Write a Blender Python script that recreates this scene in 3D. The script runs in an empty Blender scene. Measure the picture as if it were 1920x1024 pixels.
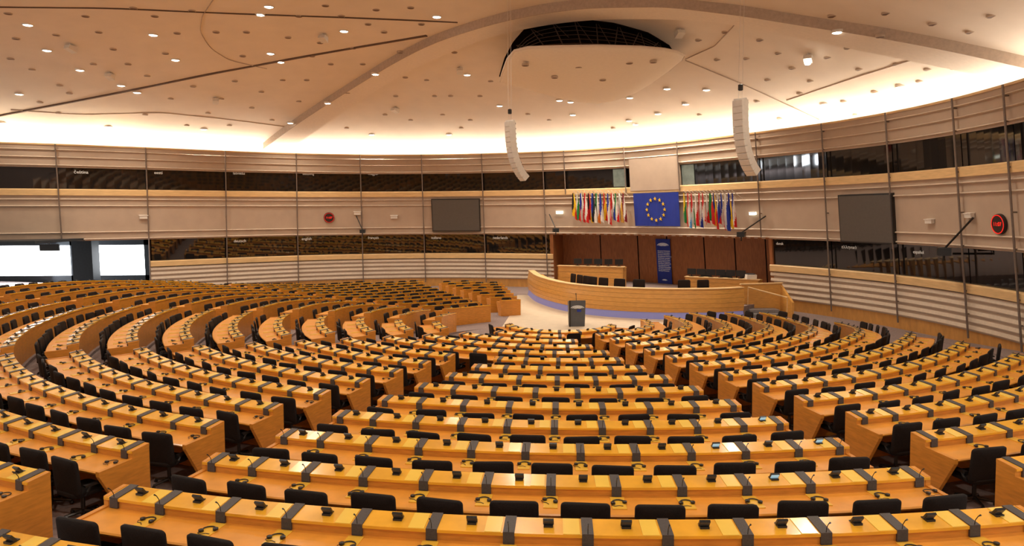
import bpy, bmesh, math, random
from math import *
from mathutils import Vector, Matrix
random.seed(3)
S = bpy.context.scene
COL = S.collection
try:
    S.view_settings.view_transform = 'Standard'
except Exception:
    pass
# ------------------------------------------------------------------ camera
F = 1300.0; PITCH = radians(4.85); ROLL = -0.007; CAMZ = 4.95
CX, CY = 1.85, 26.4            # centre of the arcs of desks
R3 = Matrix.Rotation(pi/2-PITCH, 3, 'X') @ Matrix.Rotation(ROLL, 3, 'Z')
R3i = R3.transposed()
CAMP = Vector((0, 0, CAMZ))
cd = bpy.data.cameras.new('camera'); cam = bpy.data.objects.new('camera', cd); COL.objects.link(cam)
cam.matrix_world = Matrix.Translation(CAMP) @ R3.to_4x4()
cd.sensor_fit = 'HORIZONTAL'; cd.sensor_width = 36; cd.lens = F*36/1920; cd.clip_end = 300
S.camera = cam
def ray(px, py): return R3 @ Vector(((px-960)/F, (512-py)/F, -1))
def project(p):
    q = R3i @ (Vector(p)-CAMP)
    if q.z > -0.3: return (-9999, -9999)
    return (960+F*q.x/-q.z, 512-F*q.y/-q.z)
def at_v(px, py, v):
    d = ray(px, py); return CAMP + d*(v/d.y)
def at_z(px, py, z):
    d = ray(px, py); return CAMP + d*((z-CAMZ)/d.z)
# ------------------------------------------------------------------ materials
def mat(name, col, rough=.5, var=0, scale=(1, 1, 1), nscale=8, metal=0, emit=None, estr=0, ior=None, coat=0, spec=None):
    m = bpy.data.materials.new(name); m.use_nodes = True
    nt = m.node_tree; b = nt.nodes['Principled BSDF']
    b.inputs['Base Color'].default_value = (*col, 1)
    b.inputs['Roughness'].default_value = rough
    b.inputs['Metallic'].default_value = metal
    if ior: b.inputs['IOR'].default_value = ior
    if spec is not None: b.inputs['Specular IOR Level'].default_value = spec
    if coat: b.inputs['Coat Weight'].default_value = coat; b.inputs['Coat Roughness'].default_value = .15
    if emit:
        b.inputs['Emission Color'].default_value = (*emit, 1); b.inputs['Emission Strength'].default_value = estr
    if var:
        g = nt.nodes.new('ShaderNodeNewGeometry'); mp = nt.nodes.new('ShaderNodeMapping'); mp.inputs['Scale'].default_value = scale
        n = nt.nodes.new('ShaderNodeTexNoise'); n.inputs['Scale'].default_value = nscale; n.inputs['Detail'].default_value = 4
        r = nt.nodes.new('ShaderNodeValToRGB')
        r.color_ramp.elements[0].position = .3; r.color_ramp.elements[1].position = .7
        r.color_ramp.elements[0].color = (*[c*(1-var) for c in col], 1); r.color_ramp.elements[1].color = (*[min(1, c*(1+var)) for c in col], 1)
        nt.links.new(g.outputs['Position'], mp.inputs['Vector']); nt.links.new(mp.outputs['Vector'], n.inputs['Vector'])
        nt.links.new(n.outputs['Fac'], r.inputs['Fac']); nt.links.new(r.outputs['Color'], b.inputs['Base Color'])
    return m
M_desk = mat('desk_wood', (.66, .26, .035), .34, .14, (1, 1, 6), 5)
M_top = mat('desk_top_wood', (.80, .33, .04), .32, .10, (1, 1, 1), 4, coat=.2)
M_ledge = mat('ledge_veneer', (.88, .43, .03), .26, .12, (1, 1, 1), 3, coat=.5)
M_card = mat('pale_plate', (.95, .62, .09), .24, .05, (1, 1, 1), 3, coat=.6)
M_plate = mat('control_plate', (.88, .50, .05), .25, .06, (1, 1, 1), 3, coat=.4)
M_speak = mat('speaker_grey', (.062, .052, .05), .5, .2, (1, 1, 1), 60)
M_black = mat('black_plastic', (.012, .011, .011), .35, .2, (1, 1, 1), 30)
M_chair = mat('chair_fabric', (.014, .010, .009), .7, .35, (1, 1, 1), 90, spec=.2)
M_metal = mat('dark_metal', (.05, .045, .042), .35, .1, metal=.7)
M_truss = mat('truss_brown', (.075, .04, .022), .7, .15)
M_edge = mat('canopy_edge_shade', (.36, .25, .18), .7, .1)
M_strut = mat('strut_steel', (.20, .15, .12), .45, .1, metal=.2)
M_panel = mat('wall_panel', (.49, .37, .275), .7, .05, (1, 1, 1), 1.5)
M_rail = mat('wall_rail', (.58, .46, .35), .6, .05)
M_slat = mat('wall_slat', (.66, .54, .415), .6, .05)
M_wledge = mat('wall_ledge_wood', (.76, .51, .24), .45, .1, (1, 1, 8), 2)
M_wbase = mat('wall_base_wood', (.60, .30, .08), .45, .12, (1, 1, .3), 6)
M_alc = mat('alcove_wood', (.32, .115, .035), .45, .22, (3, 3, .3), 5)
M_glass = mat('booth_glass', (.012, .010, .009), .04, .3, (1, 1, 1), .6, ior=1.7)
M_booth = mat('lit_booth_glass', (.16, .19, .165), .1, .2, (1, 1, 1), 3, emit=(.6, .7, .6), estr=.04)
M_carpet = mat('carpet', (.25, .185, .17), .95, .18, (1, 1, 1), 14)
M_well = mat('well_floor', (.64, .53, .39), .5, .06, (1, 1, 1), 3)
M_ceil = mat('ceiling_plaster', (.82, .71, .59), .85, .03, (1, 1, 1), 1)
M_rib = mat('ceiling_rib', (.84, .73, .61), .8, .03)
M_can = mat('canopy_plaster', (.90, .80, .67), .7, .02)
M_ring = mat('spot_rim', (.52, .40, .30), .6, .05)
M_slot = mat('ceiling_slot', (.12, .07, .045), .8, .1)
M_groove = mat('ceiling_groove', (.50, .39, .30), .8, .1)
M_cove = mat('cove_lamp', (1, .9, .7), .5, 0, emit=(1, .945, .84), estr=8.5)
M_white = mat('white_paint', (.78, .72, .64), .45, .04)
M_lamp = mat('lamp_lens', (1, .95, .85), .3, 0, emit=(1, .92, .78), estr=18)
M_dark = mat('dark_hole', (.18, .11, .075), .8, .1)
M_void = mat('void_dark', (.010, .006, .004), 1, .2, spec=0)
M_day = mat('daylight_pane', (.9, .95, 1), .3, 0, emit=(.92, .96, 1), estr=7)
M_navy = mat('dark_blue_wall', (.012, .02, .028), .5, .2)
M_blue = mat('flag_blue', (.012, .035, .32), .7, .08, (1, 1, 1), 3)
M_gold = mat('star_gold', (.85, .55, .03), .6, .05)
M_glow = mat('blue_strip_light', (.20, .20, .38), .5, 0, emit=(.22, .21, .50), estr=.28)
M_screen = mat('screen_grey', (.095, .082, .07), .45, .05)
M_red = mat('red_digits', (.5, .01, .01), .4, 0, emit=(1, .02, .01), estr=1.3)
M_disc = mat('clock_disc', (.025, .010, .009), .5, .1)
M_text = mat('white_lettering', (.8, .78, .72), .5, .02, emit=(1, .95, .85), estr=.1)
M_slate = mat('lectern_slate', (.085, .09, .10), .4, .1)
M_grey = mat('step_grey', (.22, .20, .20), .6, .1)
M_lit = mat('lit_screen', (.3, .5, .6), .3, 0, emit=(.45, .70, .85), estr=.55)
M_exit = mat('exit_light', (.9, .9, .8), .4, 0, emit=(.9, 1, .85), estr=2.5)
M_presid = mat('podium_wood', (.66, .33, .08), .35, .12, (1, 1, 6), 4)
# ------------------------------------------------------------------ mesh helper
class MB:
    def __init__(s): s.v = []; s.f = []; s.m = []
    def add(s, vs, fs, mi=0):
        o = len(s.v); s.v += [Vector(v) for v in vs]; s.f += [tuple(i+o for i in f) for f in fs]; s.m += [mi]*len(fs); return s
    def box(s, lo, hi, M=None, mi=0):
        vs = [Vector((x, y, z)) for x in (lo[0], hi[0]) for y in (lo[1], hi[1]) for z in (lo[2], hi[2])]
        if M is not None: vs = [M @ v for v in vs]
        return s.add(vs, [(0, 1, 3, 2), (4, 6, 7, 5), (0, 4, 5, 1), (2, 3, 7, 6), (0, 2, 6, 4), (1, 5, 7, 3)], mi)
    def sweep(s, st, closed=True, caps=True, mi=0):
        n = len(st[0]); vs = [p for r in st for p in r]; fs = []
        for i in range(len(st)-1):
            for j in range(n if closed else n-1):
                k = (j+1) % n
                fs.append((i*n+j, i*n+k, (i+1)*n+k, (i+1)*n+j))
        if caps and closed:
            fs.append(tuple(range(n))[::-1]); e = (len(st)-1)*n; fs.append(tuple(e+j for j in range(n)))
        return s.add(vs, fs, mi)
    def tube(s, pts, r, n=8, mi=0):
        pts = [Vector(p) for p in pts]; st = []
        up = Vector((0, 0, 1))
        for i, p in enumerate(pts):
            t = (pts[min(i+1, len(pts)-1)]-pts[max(i-1, 0)]).normalized()
            a = t.cross(up)
            if a.length < .05: a = t.cross(Vector((1, 0, 0)))
            a.normalize(); b = t.cross(a)
            rr = r[i] if isinstance(r, (list, tuple)) else r
            st.append([p+a*rr*cos(2*pi*k/n)+b*rr*sin(2*pi*k/n) for k in range(n)])
        return s.sweep(st, True, True, mi)
    def lathe(s, prof, n=16, M=None, mi=0):
        st = [[(r*cos(2*pi*k/n), r*sin(2*pi*k/n), z) for k in range(n)] for r, z in prof]
        if M is not None: st = [[M @ Vector(p) for p in r] for r in st]
        return s.sweep(st, True, True, mi)
    def prism(s, poly, x0, x1, fn, mi=0):
        return s.sweep([[fn(x0, a, b) for a, b in poly], [fn(x1, a, b) for a, b in poly]], True, True, mi)
    def mesh(s, name, base=None, smooth=False):
        me = bpy.data.meshes.new(name)
        b = Vector(base) if base is not None else Vector((0, 0, 0))
        me.from_pydata([tuple(v-b) for v in s.v], [], s.f)
        for p, mi in zip(me.polygons, s.m): p.material_index = mi; p.use_smooth = smooth
        bm = bmesh.new(); bm.from_mesh(me); bmesh.ops.recalc_face_normals(bm, faces=bm.faces); bm.to_mesh(me); bm.free()
        return me
    def build(s, name, mats, parent=None, base=None, smooth=False):
        me = s.mesh(name, base, smooth)
        for m in (mats if isinstance(mats, (list, tuple)) else [mats]): me.materials.append(m)
        o = bpy.data.objects.new(name, me); COL.objects.link(o)
        if parent is not None: o.parent = parent
        elif base is not None: o.location = base
        return o
def inst(name, me, parent, loc=(0, 0, 0), rotz=0):
    o = bpy.data.objects.new(name, me); COL.objects.link(o); o.parent = parent; o.location = loc; o.rotation_euler = (0, 0, rotz); return o
def tag(o, label, cat, group=None):
    o['label'] = label; o['category'] = cat
    if group: o['group'] = group
    return o
def empty(name, loc, label, cat, group=None, rotz=0):
    o = bpy.data.objects.new(name, None); COL.objects.link(o); o.location = loc; o.rotation_euler = (0, 0, rotz); o.empty_display_size = .1
    return tag(o, label, cat, group)
def struct(o): o['kind'] = 'structure'; return o
def proto_mesh(mb, name, mats, smooth=False):
    me = mb.mesh(name, None, smooth)
    for m in (mats if isinstance(mats, (list, tuple)) else [mats]): me.materials.append(m)
    return me
def text(body, size, M, mt, name, parent=None, extrude=.004, align='CENTER'):
    c = bpy.data.curves.new('t', 'FONT'); c.body = body; c.size = size; c.extrude = extrude; c.align_x = align; c.align_y = 'CENTER'
    o = bpy.data.objects.new('t', c); COL.objects.link(o)
    bpy.context.view_layer.update()
    me = bpy.data.meshes.new_from_object(o.evaluated_get(bpy.context.evaluated_depsgraph_get()))
    bpy.data.objects.remove(o)
    me.materials.clear(); me.materials.append(mt)
    n = bpy.data.objects.new(name, me); COL.objects.link(n)
    if parent is not None: n.parent = parent
    n.matrix_basis = M
    return n
ONES = 'zeroth first second third fourth fifth sixth seventh eighth ninth tenth eleventh twelfth thirteenth fourteenth fifteenth sixteenth seventeenth eighteenth nineteenth'.split()
def ordn(i):
    if i < 20: return ONES[i]
    t = ['', '', 'twent', 'thirt', 'fort', 'fift', 'sixt', 'sevent', 'eight', 'ninet'][i//10]
    return t+'ieth' if i % 10 == 0 else t+'y-'+ONES[i % 10]
# ------------------------------------------------------------------ wall curve
WT = [(-420, 34.5), (-250, 35.8), (0, 38), (113, 39.2), (285, 41.6), (422, 44), (555, 46.2), (680, 47.5), (800, 47.9), (910, 47.4), (1030, 46.2), (1175, 43.4), (1280, 40.4), (1440, 35.6), (1565, 32.2), (1690, 28.8), (1830, 24.9), (1920, 22.5), (2060, 19), (2220, 15.6), (2400, 12.6)]
def wv0(px):
    k = 1
    while k < len(WT)-3 and px > WT[k+1][0]: k += 1
    (x0, a), (x1, b), (x2, c), (x3, d) = WT[k-1], WT[k], WT[k+1], WT[k+2]
    t = (px-x1)/(x2-x1)
    m1 = (c-a)/(x2-x0)*(x2-x1); m2 = (d-b)/(x3-x1)*(x2-x1)
    return (2*t**3-3*t*t+1)*b+(t**3-2*t*t+t)*m1+(-2*t**3+3*t*t)*c+(t**3-t*t)*m2
def wv(px): return sum(wv0(px+d)*w for d, w in ((-60, .15), (-30, .2), (0, .3), (30, .2), (60, .15)))
def P2(px):
    v = wv(px); return Vector(((px-960)/F*v, v))
def wframe(px):
    t = (P2(px+5)-P2(px-5)).normalized(); return t, Vector((t.y, -t.x))
LEAN = .12
def wp(px, z, off=0):
    p = P2(px); t, n = wframe(px); o = off+LEAN*(z-2.1)
    return Vector((p.x+n.x*o, p.y+n.y*o, z))
def pxs(a, b, step=14):
    n = max(2, int(abs(b-a)/step)); return [a+(b-a)*i/n for i in range(n+1)]
def wsweep(mb, a, b, prof, mi=0, step=14):
    return mb.sweep([[wp(p, z, o) for o, z in prof] for p in pxs(a, b, step)], True, True, mi)
def on_wall(px, py, off=0):
    q, z = px, CAMZ-(py-402)*wv(px)/F
    for _ in range(12):
        P = wp(q, z, off); x, y = project(P)
        q += (px-x)*.8; z += (y-py)*P.y/F*.8
    P = wp(q, z, off); t, n = wframe(q)
    X = Vector((t.x, t.y, 0)); Y = Vector((n.x*LEAN, n.y*LEAN, 1)).normalized(); Z = X.cross(Y)
    return Matrix(((X.x, Y.x, Z.x, P.x), (X.y, Y.y, Z.y, P.y), (X.z, Y.z, Z.z, P.z), (0, 0, 0, 1))), q
def T(x, y, z): return Matrix.Translation((x, y, z))
# ceiling: a shallow dome that comes down to the top of the wall all round
DCX, DCY = -4.0, 25.0
_an = {}
for px in range(-420, 2401, 10):
    p = wp(px, 8.9, -1.0); a = int(degrees(atan2(p.y-DCY, p.x-DCX))) % 360
    _an[a] = hypot(p.x-DCX, p.y-DCY)
_an[270] = 29.0; _an[240] = 31.0; _an[210] = 33.0; _an[300] = 26.5
_ks = sorted(_an); RW = []
for a in range(360):
    lo = max([k for k in _ks if k <= a] or [_ks[-1]-360]); hi = min([k for k in _ks if k > a] or [_ks[0]+360])
    t = (a-lo)/(hi-lo); RW.append(_an[lo % 360]*(1-t)+_an[hi % 360]*t)
for _ in range(3): RW = [sum(RW[(i+d) % 360] for d in range(-4, 5))/9 for i in range(360)]
def rw(x, y):
    a = degrees(atan2(y-DCY, x-DCX)) % 360; i = int(a); t = a-i
    return RW[i % 360]*(1-t)+RW[(i+1) % 360]*t
def zceil(x, y):
    q = hypot(x-DCX, y-DCY)/rw(x, y)
    return 9.75+3.95*(1-q**2.5)
def at_ceil(px, py):
    d = ray(px, py); t = 5.0
    while t < 75:
        p = CAMP+d*t
        if p.z >= zceil(p.x, p.y): break
        t += 0.04
    return CAMP+d*t
# ------------------------------------------------------------------ setting: walls
SEC = [('wall_left', -330, 555), ('wall_back', 555, 1290), ('wall_right', 1290, 2330)]
for name, a, b in SEC:
    mb = MB()
    wsweep(mb, a, b, [(0, 7.70), (0, 8.9), (-.2, 8.9), (-.2, 7.70)])
    wsweep(mb, a, b, [(0, 3.60), (0, 6.17), (-.2, 6.17), (-.2, 3.60)])
    for lo, hi in ((280, 1038), (1447, 2330)):
        l, h = max(a, lo), min(b, hi)
        if h > l:
            wsweep(mb, l, h, [(0, .55), (0, 1.92), (-.2, 1.92), (-.2, .55)])
            wsweep(mb, l, h, [(-.03, -.3), (-.03, .55), (-.2, .55), (-.2, -.3)], 1)
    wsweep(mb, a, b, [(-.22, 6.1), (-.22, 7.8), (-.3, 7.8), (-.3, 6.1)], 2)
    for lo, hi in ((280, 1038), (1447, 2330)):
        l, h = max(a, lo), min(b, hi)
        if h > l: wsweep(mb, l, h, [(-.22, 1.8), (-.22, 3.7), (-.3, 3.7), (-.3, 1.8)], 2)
    struct(mb.build(name, [M_panel, M_wbase, M_void]))
tn = [0]
def trim(mb, m):
    tn[0] += 1; return struct(mb.build('trim_%d' % tn[0], m))
for name, a, b in SEC:
    segs = [(a, b, 6.17, 6.53)]
    for lo, hi in ((280, 1038), (1447, 2330)):
        l, h = max(a, lo), min(b, hi)
        if h > l: segs.append((l, h, 1.96, 2.30))
    for l, h, z0, z1 in segs:
        mb = MB(); wsweep(mb, l, h, [(.10, z0), (.10, z1-.05), (.04, z1), (-.2, z1), (-.2, z0)]); trim(mb, M_wledge)
    for z in (7.78, 8.22, 8.62): trim(wsweep(MB(), a, b, [(.05, z), (.10, z+.03), (.05, z+.075), (0, z+.075), (0, z)]), M_rail)
    for z in (3.66, 4.05, 5.55, 5.92): trim(wsweep(MB(), a, b, [(.05, z), (.10, z+.03), (.05, z+.075), (0, z+.075), (0, z)]), M_rail)
    trim(wsweep(MB(), a, b, [(.06, 8.9), (.06, 8.98), (-.2, 8.98), (-.2, 8.9)]), M_wledge)
    for lo, hi in ((280, 1038), (1447, 2330)):
        l, h = max(a, lo), min(b, hi)
        if h > l:
            for z in (.58, .86, 1.14, 1.42, 1.70): trim(wsweep(MB(), l, h, [(.03, z), (.07, z+.06), (.03, z+.19), (0, z+.19), (0, z)]), M_slat)
ST = [-250, -60, 118, 279, 424, 558, 680, 797, 911, 1027, 1068, 1184, 1287, 1436, 1562, 1688, 1822, 1925, 2060, 2200]
for p in ST:
    z0 = .3 if (279 <= p <= 1027 or p >= 1440) else 3.7
    if p in (1068, 1184, 1287): z0 = 6.2
    mb = MB(); mb.tube([wp(p, z, .16) for z in (z0, 2.1, 4, 6, 8.95) if z >= z0], .036, 6)
    for z in (1.2, 2.05, 3.7, 4.9, 6.35, 7.8, 8.6):
        if z > z0: mb.tube([wp(p, z, -.02), wp(p, z, .17)], .03, 5)
    trim(mb, M_strut)
wn = [0]
def window(mb, m):
    wn[0] += 1; return struct(mb.build('window_%d' % wn[0], m))
for a, b in zip(ST[:-1], ST[1:]):
    if a == 1184: continue
    window(wsweep(MB(), a+1, b-1, [(-.08, 6.5), (-.08, 7.72), (-.12, 7.72), (-.12, 6.5)]), M_glass)
low = [283, 424, 558, 680, 797, 911, 1034]
for a, b in list(zip(low[:-1], low[1:]))+[(1449, 1562), (1562, 1688), (1688, 1822), (1822, 1925), (1925, 2060), (2060, 2200)]:
    window(wsweep(MB(), a+1, b-1, [(-.08, 2.26), (-.08, 3.62), (-.12, 3.62), (-.12, 2.26)]), M_glass)
window(wsweep(MB(), 1158, 1182, [(-.03, 6.6), (-.03, 7.66), (-.06, 7.66), (-.06, 6.6)]), M_booth)
window(wsweep(MB(), 1289, 1312, [(-.03, 6.55), (-.03, 7.66), (-.06, 7.66), (-.06, 6.55)]), M_booth)
struct(wsweep(MB(), 1192, 1286, [(.13, 6.3), (.10, 8.2), (-.1, 8.2), (-.1, 6.3)]).build('wall_front', M_panel))
# alcove behind the podium
mb = MB()
wsweep(mb, 1036, 1449, [(-1.9, -.1), (-1.9, 3.7), (-2.05, 3.7), (-2.05, -.1)])
for p in (1036, 1449):
    mb.sweep([[wp(p-3, z, o) for z, o in ((-.1, -2.0), (3.62, -2.0), (3.62, .02), (-.1, .02))], [wp(p+3, z, o) for z, o in ((-.1, -2.0), (3.62, -2.0), (3.62, .02), (-.1, .02))]])
wsweep(mb, 1036, 1449, [(-2.0, 3.58), (0, 3.58), (0, 3.66), (-2.0, 3.66)])
struct(mb.build('wall_alcove', M_alc))
for p in (1105, 1170, 1220, 1285, 1340, 1395):
    trim(MB().sweep([[wp(p-.8, z, o) for z, o in ((0, -1.91), (3.6, -1.91), (3.6, -1.88), (0, -1.88))], [wp(p+.8, z, o) for z, o in ((0, -1.91), (3.6, -1.91), (3.6, -1.88), (0, -1.88))]]), M_void)
struct(wsweep(MB(), -400, 2330, [(-1.7, 8.4), (-1.7, 10.6), (-1.9, 10.6), (-1.9, 8.4)]).build('wall_cove', M_white))
cl = wsweep(MB(), -400, 2330, [(-1.1, 8.6), (-1.1, 8.65), (-.5, 8.65), (-.5, 8.6)]).build('cove_light', M_cove)
tag(cl, 'warm strip light hidden behind the top edge of the curved wall', 'light')
# passage on the far left with bright windows
mb = MB(); V0 = 47.0
def U(px, v): return (px-960)/F*v
mb.box((U(-330, V0), V0, -.2), (U(-40, V0), V0+.2, 4)); mb.box((U(131, V0), V0, -.2), (U(172, V0), V0+.2, 4)); mb.box((U(270, V0), V0, -.2), (U(330, V0), V0+.2, 4))
mb.box((U(-330, V0), V0, -.2), (U(330, V0), V0+.2, 1.0)); mb.box((U(-330, V0), V0, 3.05), (U(330, V0), V0+.2, 4))
struct(mb.build('wall_passage', M_navy))
for a, b in ((-40, 131), (172, 270)):
    window(MB().box((U(a, V0), V0+.08, 1.0), (U(b, V0), V0+.12, 3.05)), M_day)
mb = MB(); mb.box((U(-330, V0), 35.5, 3.62), (U(285, V0), V0, 3.75)); struct(mb.build('ceiling_passage', M_navy))
tag(MB().box((U(134, 44.5), 44.5, -.1), (U(172, 44.5), 45.3, 3.62)).build('column', M_navy), 'dark square column between the two bright windows', 'column')
# ------------------------------------------------------------------ ceiling
mb = MB(); st = []
for i in range(31):
    f = (1.09*i/30)+.0005; row = []
    for k in range(120):
        a = 2*pi*k/120; r = f*RW[(3*k) % 360]; x, y = DCX+r*cos(a), DCY+r*sin(a); row.append((x, y, zceil(x, y)))
    st.append(row)
mb.sweep(st, True, False); struct(mb.build('ceiling', M_ceil, smooth=True))
def resamp(pl, n):
    L = [0]
    for a, b in zip(pl[:-1], pl[1:]): L.append(L[-1]+hypot(b[0]-a[0], b[1]-a[1]))
    out = []
    for i in range(n):
        s = L[-1]*i/(n-1); k = 0
        while k < len(L)-2 and L[k+1] < s: k += 1
        t = (s-L[k])/(L[k+1]-L[k]); out.append((pl[k][0]+(pl[k+1][0]-pl[k][0])*t, pl[k][1]+(pl[k+1][1]-pl[k][1])*t))
    return out
def smooth_poly(pts, it=2):
    for _ in range(it):
        q = [pts[0]]
        for a, b in zip(pts[:-1], pts[1:]): q += [a*.75+b*.25, a*.25+b*.75]
        pts = q+[pts[-1]]
    return pts
ribL = [(494, 268), (560, 218), (640, 166), (720, 115), (790, 74), (860, 48), (930, 26), (1010, 8), (1110, -4), (1250, -6), (1390, 10), (1500, 28), (1650, 50), (1800, 78), (1925, 106), (1990, 122)]
ribR = [(548, 266), (620, 215), (700, 160), (780, 112), (850, 82), (905, 58), (960, 44), (1020, 30), (1110, 20), (1250, 18), (1350, 24), (1420, 36), (1500, 54), (1650, 84), (1800, 114), (1905, 135), (1960, 147)]
A = smooth_poly([at_ceil(*p) for p in resamp(ribL, 22)]); B = smooth_poly([at_ceil(*p) for p in resamp(ribR, 22)])
dn = Vector((0, 0, -.36)); up = Vector((0, 0, .15))
trim(MB().sweep([[a+up, a+dn, b+dn, b+up] for a, b in zip(A, B)]), M_rib)
def strip(pts, w, m, dz=.05):
    st = []
    for i, p in enumerate(pts):
        t = (pts[min(i+1, len(pts)-1)]-pts[max(i-1, 0)]); t.z = 0; t.normalize(); s = Vector((-t.y, t.x, 0))*w/2
        st.append([p+s+Vector((0, 0, .1)), p+s-Vector((0, 0, dz)), p-s-Vector((0, 0, dz)), p-s+Vector((0, 0, .1))])
    trim(MB().sweep(st), m)
def groove(pl, w, m, n=16): strip(smooth_poly([at_ceil(*p) for p in resamp(pl, n)], 1), w, m)
strip(A, .05, M_groove, .38)  # darker strip put in for the shadow gap along the rib's left edge
groove([(-40, 224), (200, 178), (400, 137), (600, 100), (800, 66)], .16, M_slot)
groove([(-20, 12), (200, 14), (450, 25), (650, 32), (858, 41)], .06, M_slot)
groove([(405, -10), (378, 30), (375, 60), (395, 90), (430, 112), (500, 128)], .022, M_groove)
groove([(1475, 187), (1600, 145), (1725, 106)], .04, M_groove)
groove([(1285, 112), (1400, 160), (1556, 232)], .04, M_groove)
groove([(1392, 14), (1378, 45), (1340, 85), (1285, 110)], .022, M_groove)
groove([(20, 205), (150, 214), (300, 210), (420, 222), (560, 240)], .03, M_groove)
# canopy hanging in the ceiling
lip = [(938, 154), (943, 136), (952, 112), (965, 97), (990, 91), (1050, 89), (1120, 88), (1200, 90), (1245, 94), (1270, 99), (1283, 105)]
far = [(1278, 114), (1256, 132), (1224, 155), (1192, 174), (1155, 188), (1120, 194), (1085, 191), (1030, 179)]
def canz(py): return 11.7-.8*max(0, (py-105)/90.0)
out = [at_z(x, y, canz(y)) for x, y in lip+far]
base = Vector((4, 32, 11.5))
cen = sum(out, Vector())/len(out)
can = empty('ceiling_canopy', base, 'pale curved canopy hanging under a dark opening in the ceiling centre', 'canopy')
mb = MB(); n = len(out)
rings = [[p+Vector((0, 0, .10)) for p in out], out]
for f, d in ((.985, .04), (.9, .14), (.7, .25), (.4, .32), (.02, .34)): rings.append([cen+(p-cen)*f-Vector((0, 0, d)) for p in out])
mb.sweep(rings, True, True); mb.build('shell', M_can, can, base, True)
MB().tube([p+Vector((0, 0, .04)) for p in out[:11]], .06, 6).build('lip_edge', M_rib, can, base, True)
MB().tube([p+Vector((0, 0, .05)) for p in [out[10]]+out[11:]+[out[0]]], .05, 6).build('shadow_edge', M_edge, can, base, True)  # dark tube added for the shadow line along the far edges
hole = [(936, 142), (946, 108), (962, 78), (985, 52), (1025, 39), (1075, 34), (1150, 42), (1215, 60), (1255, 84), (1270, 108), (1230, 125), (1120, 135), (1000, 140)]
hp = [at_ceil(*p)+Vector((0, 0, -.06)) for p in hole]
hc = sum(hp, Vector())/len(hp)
mb = MB(); mb.sweep([[p+Vector((0, 0, .2)) for p in hp], hp, [hc+(p-hc)*.02+Vector((0, 0, -.02)) for p in hp]], True, True); mb.build('opening_shade_sheet', M_void, can, base)  # near-black sheet below the ceiling stands in for the shade of the opening
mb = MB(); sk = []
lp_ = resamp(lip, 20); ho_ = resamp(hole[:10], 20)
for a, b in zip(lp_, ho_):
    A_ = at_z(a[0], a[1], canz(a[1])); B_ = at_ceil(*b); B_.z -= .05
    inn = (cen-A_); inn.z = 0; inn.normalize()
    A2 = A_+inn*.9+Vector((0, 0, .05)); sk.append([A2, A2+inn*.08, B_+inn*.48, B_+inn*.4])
mb.sweep(sk); mb.build('inner_skin', M_void, can, base)  # near-black as well, so the inside of the opening reads as shaded
mb = MB()
for k in range(1, 18, 2):
    a = sk[k][3]; b = sk[k][0]; mb.tube([a-(cen-a).normalized()*.2, b], .025, 5)
    if k+2 < 20: mb.tube([a-(cen-a).normalized()*.2, sk[k+2][0]], .018, 5)
mb.build('truss', M_truss, can, base)
for t in (.2, .35, .5, .65, .8):
    mb = MB(); mb.tube([s[0]*(1-t)+s[3]*t-(cen-s[0]).normalized()*.18 for s in sk], .015, 5); mb.build('louvre_bar', M_truss, can, base)
# ------------------------------------------------------------------ ceiling lamps
LIT = [(52, 46), (150, 131), (88, 94), (287, 65), (329, 112), (227, 160), (257, 173), (36, 176), (203, 237), (4, 230), (382, 242), (504, 12), (488, 27), (507, 100), (526, 116), (645, 58), (819, 31), (704, 145), (876, 140), (615, 207), (545, 254), (697, 252), (842, 252), (1570, 65), (1689, 162), (1546, 195), (1325, 168), (1251, 166), (1181, 183), (1074, 215), (937, 198), (1049, 188), (1070, 191), (1286, 195), (1234, 213), (1180, 226), (1192, 233)]
OFF = [(160, 30), (60, 130), (75, 192), (110, 212), (185, 60), (212, 92), (240, 120), (276, 142), (290, 30), (332, 62), (362, 162), (390, 212), (440, 152), (462, 60), (472, 202), (490, 172), (540, 70), (560, 190), (575, 150), (590, 240), (620, 120), (652, 185), (662, 90), (722, 215), (720, 60), (742, 180), (770, 225), (800, 150), (815, 180), (830, 215), (852, 98), (882, 225), (900, 180), (920, 152), (990, 214), (1030, 225), (1150, 240), (1310, 75), (1312, 215), (1345, 112), (1360, 60), (1382, 205), (1425, 75), (1440, 150), (1462, 222), (1492, 62), (1520, 152), (1552, 108), (1560, 30), (1582, 190), (1612, 130), (1640, 172), (1662, 25), (1682, 120), (1725, 152), (1750, 45), (1790, 128), (1605, 215), (1486, 128), (30, 72), (20, 110), (112, 160), (350, 235), (272, 215), (640, 30), (705, 18), (560, 30), (770, 14), (15, 25), (105, 65), (130, 175), (175, 120), (250, 15), (310, 100), (320, 185), (360, 20), (405, 60), (415, 185), (430, 235), (455, 105), (510, 225), (530, 150), (585, 105), (600, 80), (610, 10), (650, 240), (680, 120), (690, 45), (750, 100), (760, 145), (790, 45), (845, 180), (865, 240), (1420, 190), (1400, 110), (1460, 100), (1500, 175), (1650, 75), (1700, 95), (1590, 90), (1740, 130), (1820, 60), (1860, 30)]
OFFC = [(985, 122), (1040, 145), (1085, 126), (1130, 150), (1180, 118), (1225, 116)]
def band(y): return 'along the photo top edge' if y < 50 else 'in the upper ceiling' if y < 110 else 'in the middle ceiling' if y < 180 else 'low above the wall'
ring = proto_mesh(MB().lathe([(.10, .06), (.22, .06), (.22, -.03), (.19, -.045), (.17, -.03)], 18), 'trim_ring', M_white, True)
lens = proto_mesh(MB().lathe([(.001, -.06), (.10, -.055), (.17, -.03), (.17, 0), (.001, 0)], 18), 'lens', M_lamp)
ring2 = proto_mesh(MB().lathe([(.08, .06), (.155, .06), (.155, -.03), (.14, -.04), (.125, -.03)], 14), 'trim_ring', M_ring, True)
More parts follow.
